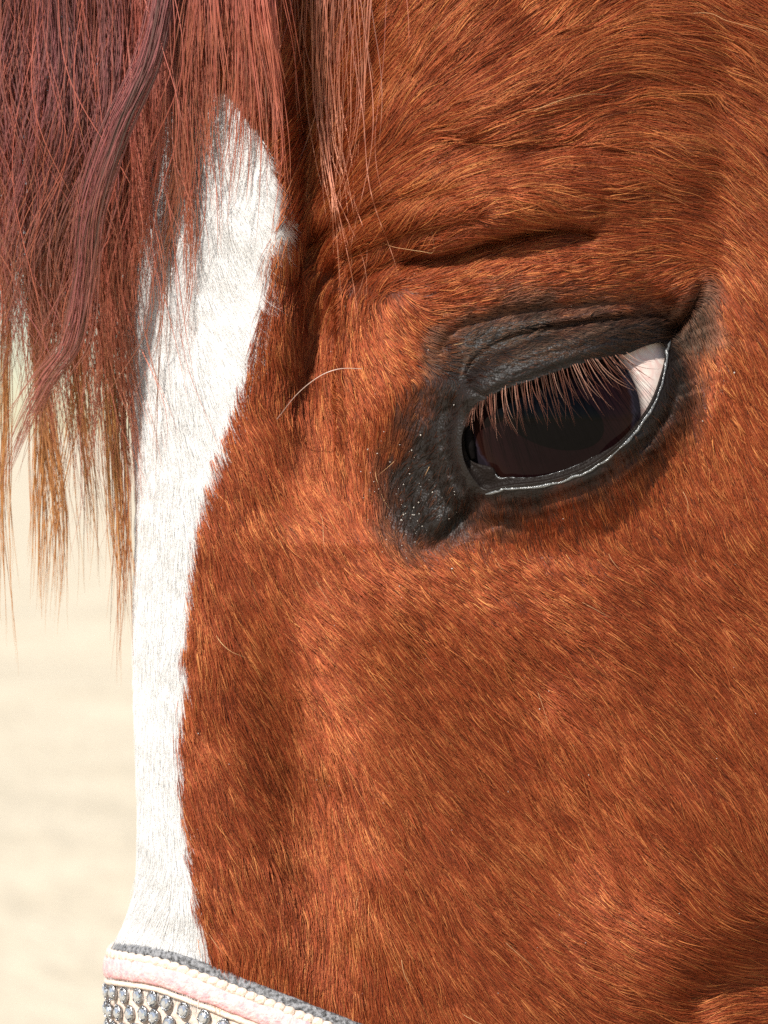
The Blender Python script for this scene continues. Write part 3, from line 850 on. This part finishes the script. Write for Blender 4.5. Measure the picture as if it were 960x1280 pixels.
# ------------------------------------------------------------------ forelock
def lock(path, n, width, K=26, spread_end=1.0, frizz=1.0, taper=(0.55, 1.0), colr=(0.30, 0.085, 0.055), cvar=0.35, rad=0.000075, root=0.0):
    """n long hairs following a path of (px, py, dep), fanning over width px"""
    C = resample(catmull(path, 10), 60)
    out = np.zeros((n, K, 3)); cols = np.zeros((n, 3)); rads = np.zeros((n, K))
    sub = max(3, int(n / 11)); so = rng.normal(0, 1, (sub, 3)); sp = rng.uniform(0, 6.28, (sub, 4))
    for i in range(n):
        g = rng.integers(sub)
        end = rng.uniform(*taper); st = root * rng.uniform(0, 1)
        s = np.linspace(st, end, K)
        B = np.stack([np.interp(s, np.linspace(0, 1, 60), C[:, k]) for k in range(3)], -1)
        own = so[g] * 0.7 + rng.normal(0, 0.65, 3)
        wd = width * (1 + (spread_end - 1) * s)
        B[:, 0] += own[0] * wd * 0.5 + wd * 0.16 * np.sin(s * 5 + sp[g, 0]) + frizz * (2.0 * np.sin(s * rng.uniform(6, 16) + rng.uniform(0, 6.28)) * (0.3 + s) + rng.normal(0, 5) * s ** 2)
        B[:, 2] += own[2] * width * 0.30 + frizz * 3 * np.sin(s * rng.uniform(5, 12) + rng.uniform(0, 6.28))
        B[:, 1] += own[1] * 4
        out[i] = to_world(B[:, 0], B[:, 1], B[:, 2])
        r = rad * rng.uniform(0.7, 1.25)
        rads[i] = r * np.clip(1.15 - 0.25 * s, 0.1, 1) * np.r_[np.ones(K - 4), 0.8, 0.6, 0.4, 0.12]
        cols[i] = np.array(colr) * (1 + rng.normal(0, cvar)) ; cols[i] = np.clip(cols[i], 0.012, 0.9)
    return out, rads, cols
forelock = bpy.data.objects.new('forelock', None); scene.collection.objects.link(forelock); forelock.parent = horse
forelock['label'] = 'long reddish forelock hanging over the forehead'
RED = (0.25, 0.047, 0.032); PUR = (0.15, 0.034, 0.040); GLD = (0.36, 0.14, 0.04)  # the purple has sky sheen mixed in, the gold has backlight
# depth of the face under a photo position, for hair that lies over it
HPX = np.arange(120, 1000, 4.0)
_sel = SU >= 100
HDEP = np.array([np.interp(HPX, GX[_sel, j], dep_of(SU[_sel], np.full(_sel.sum(), SV[j]))) for j in range(0, len(SV), 4)]).T
def face_dep(px, y):
    e = np.interp(y, np.arange(-500, 1701, 5.0), _E)
    return bil(HDEP, (np.maximum(px, e + 10) - 120) / 4, (np.clip(y, -138, 1400) + 140) / 8)
def curtain(n, x_range, x_drift, y_end, clear0, clear1, colour, cvar=0.35, K=28, wave=1.0, tuft=9, gather=0.7, lean=0.0, rad=0.000070, seed=1):
    """n loose long hairs; y_end(x) mean lower end; clear0/clear1 range of distance off the face at top and end"""
    r = np.random.default_rng(seed)
    x0 = r.uniform(*x_range, n)
    m = max(2, int((x_range[1] - x_range[0]) * tuft / 100)); cx = np.sort(r.uniform(*x_range, m))
    g = np.abs(x0[:, None] - cx[None] - r.normal(0, 5, (n, 1))).argmin(1)
    tz, td, tp, te = r.uniform(0, 1, m)[g], r.normal(0, 1, m)[g], r.uniform(0, 6.28, m)[g], r.normal(0, 1, m)[g]
    ye = y_end(cx[g]) + 42 * te + r.normal(0, 45, n) - np.abs(r.normal(0, 160, n)) + 50
    s_ = np.linspace(0, 1, K)[None]
    y = -170 + (np.maximum(ye, 60)[:, None] + 170) * s_
    q_ = (y + 170) / 700.0
    x = x0[:, None] + (x_drift + 20 * td + r.normal(0, 8, n))[:, None] * q_ + lean * np.sin(q_ * 3.0)
    x += gather * (cx[g] - x0)[:, None] * np.clip(q_ * 1.2, 0, 1)
    x += wave * 17 * np.sin(q_ * (5 + 4 * tz[:, None]) + tp[:, None]) * (0.25 + q_) + wave * 5.2 * np.sin(q_ * r.uniform(6, 22, (n, 1)) + r.uniform(0, 6.28, (n, 1))) * (0.3 + q_) + (r.normal(0, 18, n) * (r.uniform(0, 1, n) < 0.30))[:, None] * q_ * 2.2
    zz = np.clip(0.55 * tz + 0.45 * r.uniform(0, 1, n), 0, 1)[:, None]
    f = np.clip(q_, 0, 1)
    cl = (clear0[0] + (clear0[1] - clear0[0]) * zz) * (1 - f) + (clear1[0] + (clear1[1] - clear1[0]) * zz) * f
    dep = face_dep(x, y) - cl + 3 * np.sin(q_ * r.uniform(4, 12, (n, 1)) + r.uniform(0, 6.28, (n, 1)))
    rr = rad * r.uniform(0.65, 1.3, (n, 1)) * np.r_[np.ones(K - 5), 0.9, 0.75, 0.6, 0.4, 0.12][None]
    cc = np.array(colour) * np.clip(1 + cvar * (0.7 * r.normal(0, 1, (n, 1)) + 0.7 * td[:, None] * 0.6), 0.25, 2.6)
    return to_world(x, y, dep), rr, np.clip(cc, 0.004, 0.9)
CURT = [
 # back layer and front layer of the curtain beside the face
 curtain(1500, (-90, 190), -22, lambda x: np.interp(x, [-60, 0, 40, 80, 120, 160, 190], [450, 440, 350, 390, 560, 610, 520]), (-40, 30), (-50, 10), RED, seed=101),
 curtain(1500, (-90, 200), -26, lambda x: np.interp(x, [-60, 0, 40, 80, 120, 160, 200], [430, 420, 340, 370, 490, 530, 430]), (30, 95), (10, 50), RED, seed=102, wave=1.3),
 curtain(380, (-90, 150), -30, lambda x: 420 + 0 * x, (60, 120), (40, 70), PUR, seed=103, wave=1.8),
 curtain(90, (-120, 230), -50, lambda x: 420 + 0 * x, (70, 130), (50, 90), RED, seed=109, wave=2.0, tuft=40, gather=0.2),
 curtain(36, (-160, 100), 60, lambda x: 400 + 0 * x, (70, 140), (50, 90), RED, seed=110, wave=2.0, tuft=40, gather=0.2),
 # over the top of the blaze
 curtain(1000, (170, 345), -24, lambda x: np.interp(x, [170, 200, 235, 260, 285, 310, 345], [430, 370, 310, 220, 130, 110, 150]), (20, 80), (4, 20), RED, seed=104, tuft=11),
 curtain(300, (240, 345), -16, lambda x: np.interp(x, [240, 280, 310, 345], [190, 115, 100, 150]), (60, 130), (15, 50), RED, seed=105, tuft=11),
]
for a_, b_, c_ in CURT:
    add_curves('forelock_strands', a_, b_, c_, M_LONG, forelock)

# the dark twisted lock, the wisps over the brow, single hairs
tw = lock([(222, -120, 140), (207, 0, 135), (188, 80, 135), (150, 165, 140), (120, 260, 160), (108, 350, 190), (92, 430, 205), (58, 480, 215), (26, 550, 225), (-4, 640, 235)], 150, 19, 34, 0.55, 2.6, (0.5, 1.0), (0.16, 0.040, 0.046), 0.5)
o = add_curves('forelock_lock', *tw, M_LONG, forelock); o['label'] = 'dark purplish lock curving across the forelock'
w1 = curtain(70, (388, 462), -22, lambda x: np.interp(x, [385, 410, 470], [330, 300, 190]), (20, 60), (6, 26), (0.28, 0.085, 0.05), 0.3, 28, 1.0, 5, 0.85, 0.0, 0.000075, 106)
w2 = curtain(18, (350, 500), -14, lambda x: 140 + 0 * x, (20, 60), (6, 26), (0.22, 0.06, 0.04), 0.3, 24, 1.4, 14, 0.4, 0.0, 0.00007, 107)
w3 = curtain(8, (395, 450), -16, lambda x: 330 + 0 * x, (20, 60), (6, 26), (0.30, 0.10, 0.06), 0.3, 28, 2.6, 6, 0.3, 0.0, 0.00006, 108)
for w_ in (w1, w2, w3):
    add_curves('forelock_wisp', *w_, M_LONG, forelock)
# thin ends over bright sand, backlight put into the gold, and over the blaze
ends = []
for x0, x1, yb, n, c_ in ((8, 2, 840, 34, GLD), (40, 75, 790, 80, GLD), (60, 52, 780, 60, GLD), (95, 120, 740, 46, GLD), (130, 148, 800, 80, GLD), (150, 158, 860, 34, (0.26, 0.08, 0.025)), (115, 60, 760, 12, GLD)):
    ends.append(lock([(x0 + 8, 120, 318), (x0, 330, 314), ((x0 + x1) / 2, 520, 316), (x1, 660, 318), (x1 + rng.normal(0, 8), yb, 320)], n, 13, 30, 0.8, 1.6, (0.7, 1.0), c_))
for x0, x1, yb, n in ((300, 282, 400, 12), (292, 287, 380, 20), (245, 232, 520, 9), (220, 206, 470, 12), (262, 236, 560, 5), (232, 190, 640, 3), (270, 262, 500, 4)):
    ends.append(lock([(x0 + 8, -60, 190), (x0, 160, 178 + (300 - x0) * 0.35), ((x0 + x1) / 2, 300, 185 + (300 - x0) * 0.5), (x1, yb, 190 + (300 - x1) * 0.62)], n, 7, 26, 0.8, 1.0, (0.7, 1.0), (0.12, 0.035, 0.02)))
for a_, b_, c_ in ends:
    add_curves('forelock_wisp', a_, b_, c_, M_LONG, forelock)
# one long whisker beside the brow
Q = strand_pts([(346, 524, 160), (372, 492, 100), (400, 470, 70), (425, 461, 62), (452, 461, 66)], 20)
o = add_curves('whisker', to_world(Q[:, 0], Q[:, 1], Q[:, 2])[None], np.full((1, 20), 0.00007), np.array([[0.7, 0.45, 0.35]]), M_LONG, head)

# ------------------------------------------------------------------ noseband
band = bpy.data.objects.new('noseband', None); scene.collection.objects.link(band)
tag(band, 'pink and cream noseband with rows of clear rhinestones round the nose', 'noseband')
_path = resample(catmull([(-330, 1090), (-150, 1140), (0, 1172), (60, 1182), (100, 1187), (160, 1190), (215, 1197), (265, 1215), (330, 1241), (440, 1284), (600, 1345), (800, 1415), (1000, 1470)], 12), 400)
_bt = np.gradient(_path, axis=0); _bt /= np.linalg.norm(_bt, axis=1, keepdims=True)
_L = np.r_[0, np.cumsum(np.linalg.norm(np.diff(_path, axis=0), axis=1))]
def strap_pt(a, b, off):
    """a px along the strap, b px across it from the upper edge, off px out from the skin"""
    a = np.asarray(a, float); b = np.asarray(b, float)
    p = np.stack([np.interp(a, _L, _path[:, k]) for k in (0, 1)], -1)
    t = np.stack([np.interp(a, _L, _bt[:, k]) for k in (0, 1)], -1)
    uv = p + np.stack([-t[..., 1], t[..., 0]], -1) * b[..., None]
    e = 14.0
    f = lambda uu, vv: to_world(px_of(uu, vv), vv, bil(_B, (uu + 500) / 10, (vv + 500) / 10))
    P0 = f(uv[..., 0], uv[..., 1]); Pu = f(uv[..., 0] + e, uv[..., 1]) - f(uv[..., 0] - e, uv[..., 1]); Pv = f(uv[..., 0], uv[..., 1] + e) - f(uv[..., 0], uv[..., 1] - e)
    N = np.cross(Pu, Pv); N /= np.linalg.norm(N, axis=-1, keepdims=True)
    mid = N[..., 1]
    return P0, N, Pu / np.linalg.norm(Pu, axis=-1, keepdims=True), off
_P, _N, _, _ = strap_pt(np.array([700.0]), np.array([0.0]), 0)
NSIGN = -1.0 if _N[0, 1] > 0 else 1.0
def on_strap(a, b, off):
    P0, N, T, _ = strap_pt(a, b, off)
    return P0 + NSIGN * N * (np.asarray(off, float)[..., None] / PXM)
def strap_strip(name, prof, mat, parent, a0=20, a1=1280, na=320, wob=0.0):
    """closed profile [(b, off)] swept along the strap"""
    A = np.linspace(a0, a1, na); k = len(prof); V = []
    for b, off in prof:
        V.append(on_strap(A, np.full(na, b) + wob * vnoise(A, A * 0, 9, 91), np.full(na, off) + wob * vnoise(A, A * 0 + 50, 7, 92)))
    V = np.stack(V, 1).reshape(-1, 3); F = []
    for i in range(na - 1):
        for j in range(k):
            F.append((i * k + j, i * k + (j + 1) % k, (i + 1) * k + (j + 1) % k, (i + 1) * k + j))
    return new_mesh(name, V, F, mat, parent)
def fabric(name, col, noise=0.3, scale=1500, bump=0.8, rough=0.9, col2=None):
    m, t, b = mat_new(name)
    b.inputs['Roughness'].default_value = rough
    tc = t.nodes.new('ShaderNodeTexCoord')
    n = t.nodes.new('ShaderNodeTexNoise'); n.inputs['Scale'].default_value = scale; n.inputs['Detail'].default_value = 5
    n2 = t.nodes.new('ShaderNodeTexNoise'); n2.inputs['Scale'].default_value = scale * 0.45; n2.inputs['Detail'].default_value = 3
    for q_ in (n, n2): t.links.new(tc.outputs['Object'], q_.inputs['Vector'])
    r = t.nodes.new('ShaderNodeValToRGB')
    r.color_ramp.elements[0].position = 0.36; r.color_ramp.elements[0].color = (*[c_ * (1 - noise) for c_ in (col2 or col)], 1)
    r.color_ramp.elements[1].position = 0.60; r.color_ramp.elements[1].color = (*col, 1)
    t.links.new(n2.outputs['Fac'], r.inputs[0]); t.links.new(r.outputs[0], b.inputs['Base Color'])
    bp = t.nodes.new('ShaderNodeBump'); bp.inputs['Strength'].default_value = bump; bp.inputs['Distance'].default_value = 0.0005
    t.links.new(n.outputs['Fac'], bp.inputs['Height']); t.links.new(bp.outputs['Normal'], b.inputs['Normal'])
    return m
M_CREAM = fabric('cream_webbing', (0.66, 0.52, 0.43), 0.25)
M_PINK = fabric('pink_braid', (0.74, 0.47, 0.45), 0.10, 1400, 0.9, 0.9, (0.76, 0.37, 0.39))
M_TRIM = fabric('cream_trim', (0.70, 0.56, 0.46), 0.12)
M_GREY = fabric('grey_glitter_cord', (0.24, 0.24, 0.25), 0.85, 2600, 1.0, 0.42)
M_METAL = simple('stone_setting', (0.36, 0.36, 0.37), 0.30, 1.0, 0.5, 2000, 0.4)
M_STONE = simple('rhinestone', (0.60, 0.62, 0.65), 0.12, 0.75, 0.35, 1800, 0.0, 1.0)
strap_strip('strap', [(2, 0), (2, 12), (6, 15), (180, 15), (184, 12), (184, 0)], M_CREAM, band)
strap_strip('lining_cord', [(-5, -1), (-9, 3), (-9, 7), (-6, 10), (0, 12), (4, 12), (4, 0)], M_GREY, band, 20, 1280, 900, 0.7)
strap_strip('pink_braid', [(9, 13), (8, 17.5), (14, 20), (24, 20.5), (32, 19), (34, 16), (34, 12)], M_PINK, band, 20, 1280, 700, 0.9)
strap_strip('stitch_cord', [(37, 13), (36, 17), (39, 18.5), (42, 17), (42, 13)], M_TRIM, band, 20, 1280, 700, 0.5)
# scalloped trim: one little half-round tongue after another along the upper edge
def tongue_mesh():
    V = []; F = []
    n = 10
    ring = [(-1, 0.9)] + [(-math.cos(math.pi * i / n), -math.sin(math.pi * i / n)) for i in range(n + 1)] + [(1, 0.9)]
    return ring
ring = tongue_mesh()
a_s = np.arange(300, 1000, 12.4)
for a in a_s:
    jit = rng.normal(0, 0.5)
    lo = on_strap(np.array([a + jit + 7.4 * x for x, y in ring]), np.array([6.5 + 6.2 * y for x, y in ring]), np.array([13.0] * len(ring)))
    hi = on_strap(np.array([a + jit + 6.4 * x for x, y in ring]), np.array([6.5 + 5.2 * y for x, y in ring]), np.array([18.2] * len(ring)))
    ce = on_strap(np.array([a + jit]), np.array([4.0]), np.array([18.6]))
    k = len(ring)
    V = np.vstack([lo, hi, ce]); F = []
    for i in range(k):
        F.append((i, (i + 1) % k, k + (i + 1) % k, k + i)); F.append((k + i, k + (i + 1) % k, 2 * k))
    new_mesh('scallop', V, F, M_TRIM, band)
# rhinestones in claw settings, rows side by side
def stone(a, b, r):
    off = 15.5
    c = on_strap(np.array([a]), np.array([b]), np.array([off]))[0]
    up = on_strap(np.array([a]), np.array([b]), np.array([off + 4]))[0] - c; nrm = up / np.linalg.norm(up)
    tx = on_strap(np.array([a + 3]), np.array([b]), np.array([off]))[0] - c; tx -= nrm * (tx @ nrm); tx /= np.linalg.norm(tx); ty = np.cross(nrm, tx)
    rot = rng.uniform(0, 6.28)
    pt = lambda x, y, z: c + (tx * x + ty * y + nrm * z) / PXM
    n = 14; V = []; F = []
    for rr, z in ((r * 0.98, -1.5), (r * 1.06, 1.6), (r * 0.98, 3.0), (r * 0.80, 2.6), (r * 0.78, -1.0)):
        for i in range(n):
            t = 2 * math.pi * i / n + rot
            V.append(pt(rr * math.cos(t) * 0.92, rr * math.sin(t) * 1.1, z))
    for l in range(4):
        for i in range(n):
            F.append((l * n + i, l * n + (i + 1) % n, (l + 1) * n + (i + 1) % n, (l + 1) * n + i))
    s = new_mesh('stone_setting', V, F, M_METAL, band)
    for q_ in range(4):                                              # claws
        t = rot + q_ * math.pi / 2 + 0.4
        Vc = []
        ux, uy = math.cos(t) * 0.92, math.sin(t) * 1.1
        px_, py_ = -math.sin(t), math.cos(t)
        for rr, z, hw in ((1.08, 0.5, 1.5), (1.06, 3.4, 1.4), (0.80, 5.0, 0.9), (0.74, 4.4, 0.5)):
            Vc += [pt(r * rr * ux + px_ * hw, r * rr * uy + py_ * hw, z), pt(r * rr * ux - px_ * hw, r * rr * uy - py_ * hw, z), pt(r * (rr - 0.16) * ux, r * (rr - 0.16) * uy, z - 1.2)]
        Fc = []
        for l in range(3):
            for i in range(3): Fc.append((l * 3 + i, l * 3 + (i + 1) % 3, (l + 1) * 3 + (i + 1) % 3, (l + 1) * 3 + i))
        Fc += [(0, 2, 1), (9, 10, 11)]
        new_mesh('claw', Vc, Fc, M_METAL, s)
    V = []; F = []; n = 8
    for rr, z in ((0.80, 1.6), (0.66, 4.6), (0.40, 6.4)):
        for i in range(n):
            t = 2 * math.pi * (i + 0.5 * (rr == 0.66)) / n + rot
            V.append(pt(r * rr * math.cos(t) * 0.92, r * rr * math.sin(t) * 1.1, z))
    for l in range(2):
        for i in range(n): 
            F.append((l * n + i, l * n + (i + 1) % n, (l + 1) * n + i)); F.append((l * n + (i + 1) % n, (l + 1) * n + (i + 1) % n, (l + 1) * n + i))
    F.append(tuple(range(2 * n, 3 * n)))
    new_mesh('rhinestone', V, F, M_STONE, s, smooth=False)
for row, b in enumerate((52, 74, 96, 118, 140)):
    for a in np.arange(330 + (row % 2) * 13, 660, 25.0):
        stone(a + rng.normal(0, 0.8), b + rng.normal(0, 0.8), 9.6)

# ------------------------------------------------------------------ ground
def sand_mat():
    m, t, b = mat_new('sand')
    b.inputs['Roughness'].default_value = 0.95
    b.inputs['Specular IOR Level'].default_value = 0.15
    tc = t.nodes.new('ShaderNodeTexCoord')
    n = t.nodes.new('ShaderNodeTexNoise'); n.inputs['Scale'].default_value = 1.6; n.inputs['Detail'].default_value = 8; n.inputs['Roughness'].default_value = 0.65
    t.links.new(tc.outputs['Object'], n.inputs['Vector'])
    r = t.nodes.new('ShaderNodeValToRGB')
    r.color_ramp.elements[0].position = 0.30; r.color_ramp.elements[0].color = (0.50, 0.43, 0.32, 1)
    r.color_ramp.elements[1].position = 0.62; r.color_ramp.elements[1].color = (0.60, 0.52, 0.395, 1)
    t.links.new(n.outputs['Fac'], r.inputs[0]); t.links.new(r.outputs[0], b.inputs['Base Color'])
    n2 = t.nodes.new('ShaderNodeTexNoise'); n2.inputs['Scale'].default_value = 9; n2.inputs['Detail'].default_value = 8
    t.links.new(tc.outputs['Object'], n2.inputs['Vector'])
    bp = t.nodes.new('ShaderNodeBump'); bp.inputs['Strength'].default_value = 0.5; bp.inputs['Distance'].default_value = 0.05
    t.links.new(n2.outputs['Fac'], bp.inputs['Height']); t.links.new(bp.outputs['Normal'], b.inputs['Normal'])
    return m
gx = np.concatenate([-np.geomspace(1500, 1, 40), np.linspace(-0.9, 0.9, 6), np.geomspace(1, 1500, 40)])
gy = np.concatenate([-np.geomspace(1500, 1, 30), np.linspace(-0.9, 30, 160), np.geomspace(31, 1500, 40)])
gxx, gyy = np.meshgrid(gx, gy, indexing='ij')
gz = 0.02 * vnoise(gxx, gyy, 0.9, 95) + 0.05 * vnoise(gxx, gyy, 3.1, 96)
V = np.stack([gxx, gyy, gz], -1).reshape(-1, 3); ny = len(gy)
F = [(i * ny + j, (i + 1) * ny + j, (i + 1) * ny + j + 1, i * ny + j + 1) for i in range(len(gx) - 1) for j in range(ny - 1)]
g = new_mesh('ground', V, F, sand_mat())
tag(g, kind='structure')
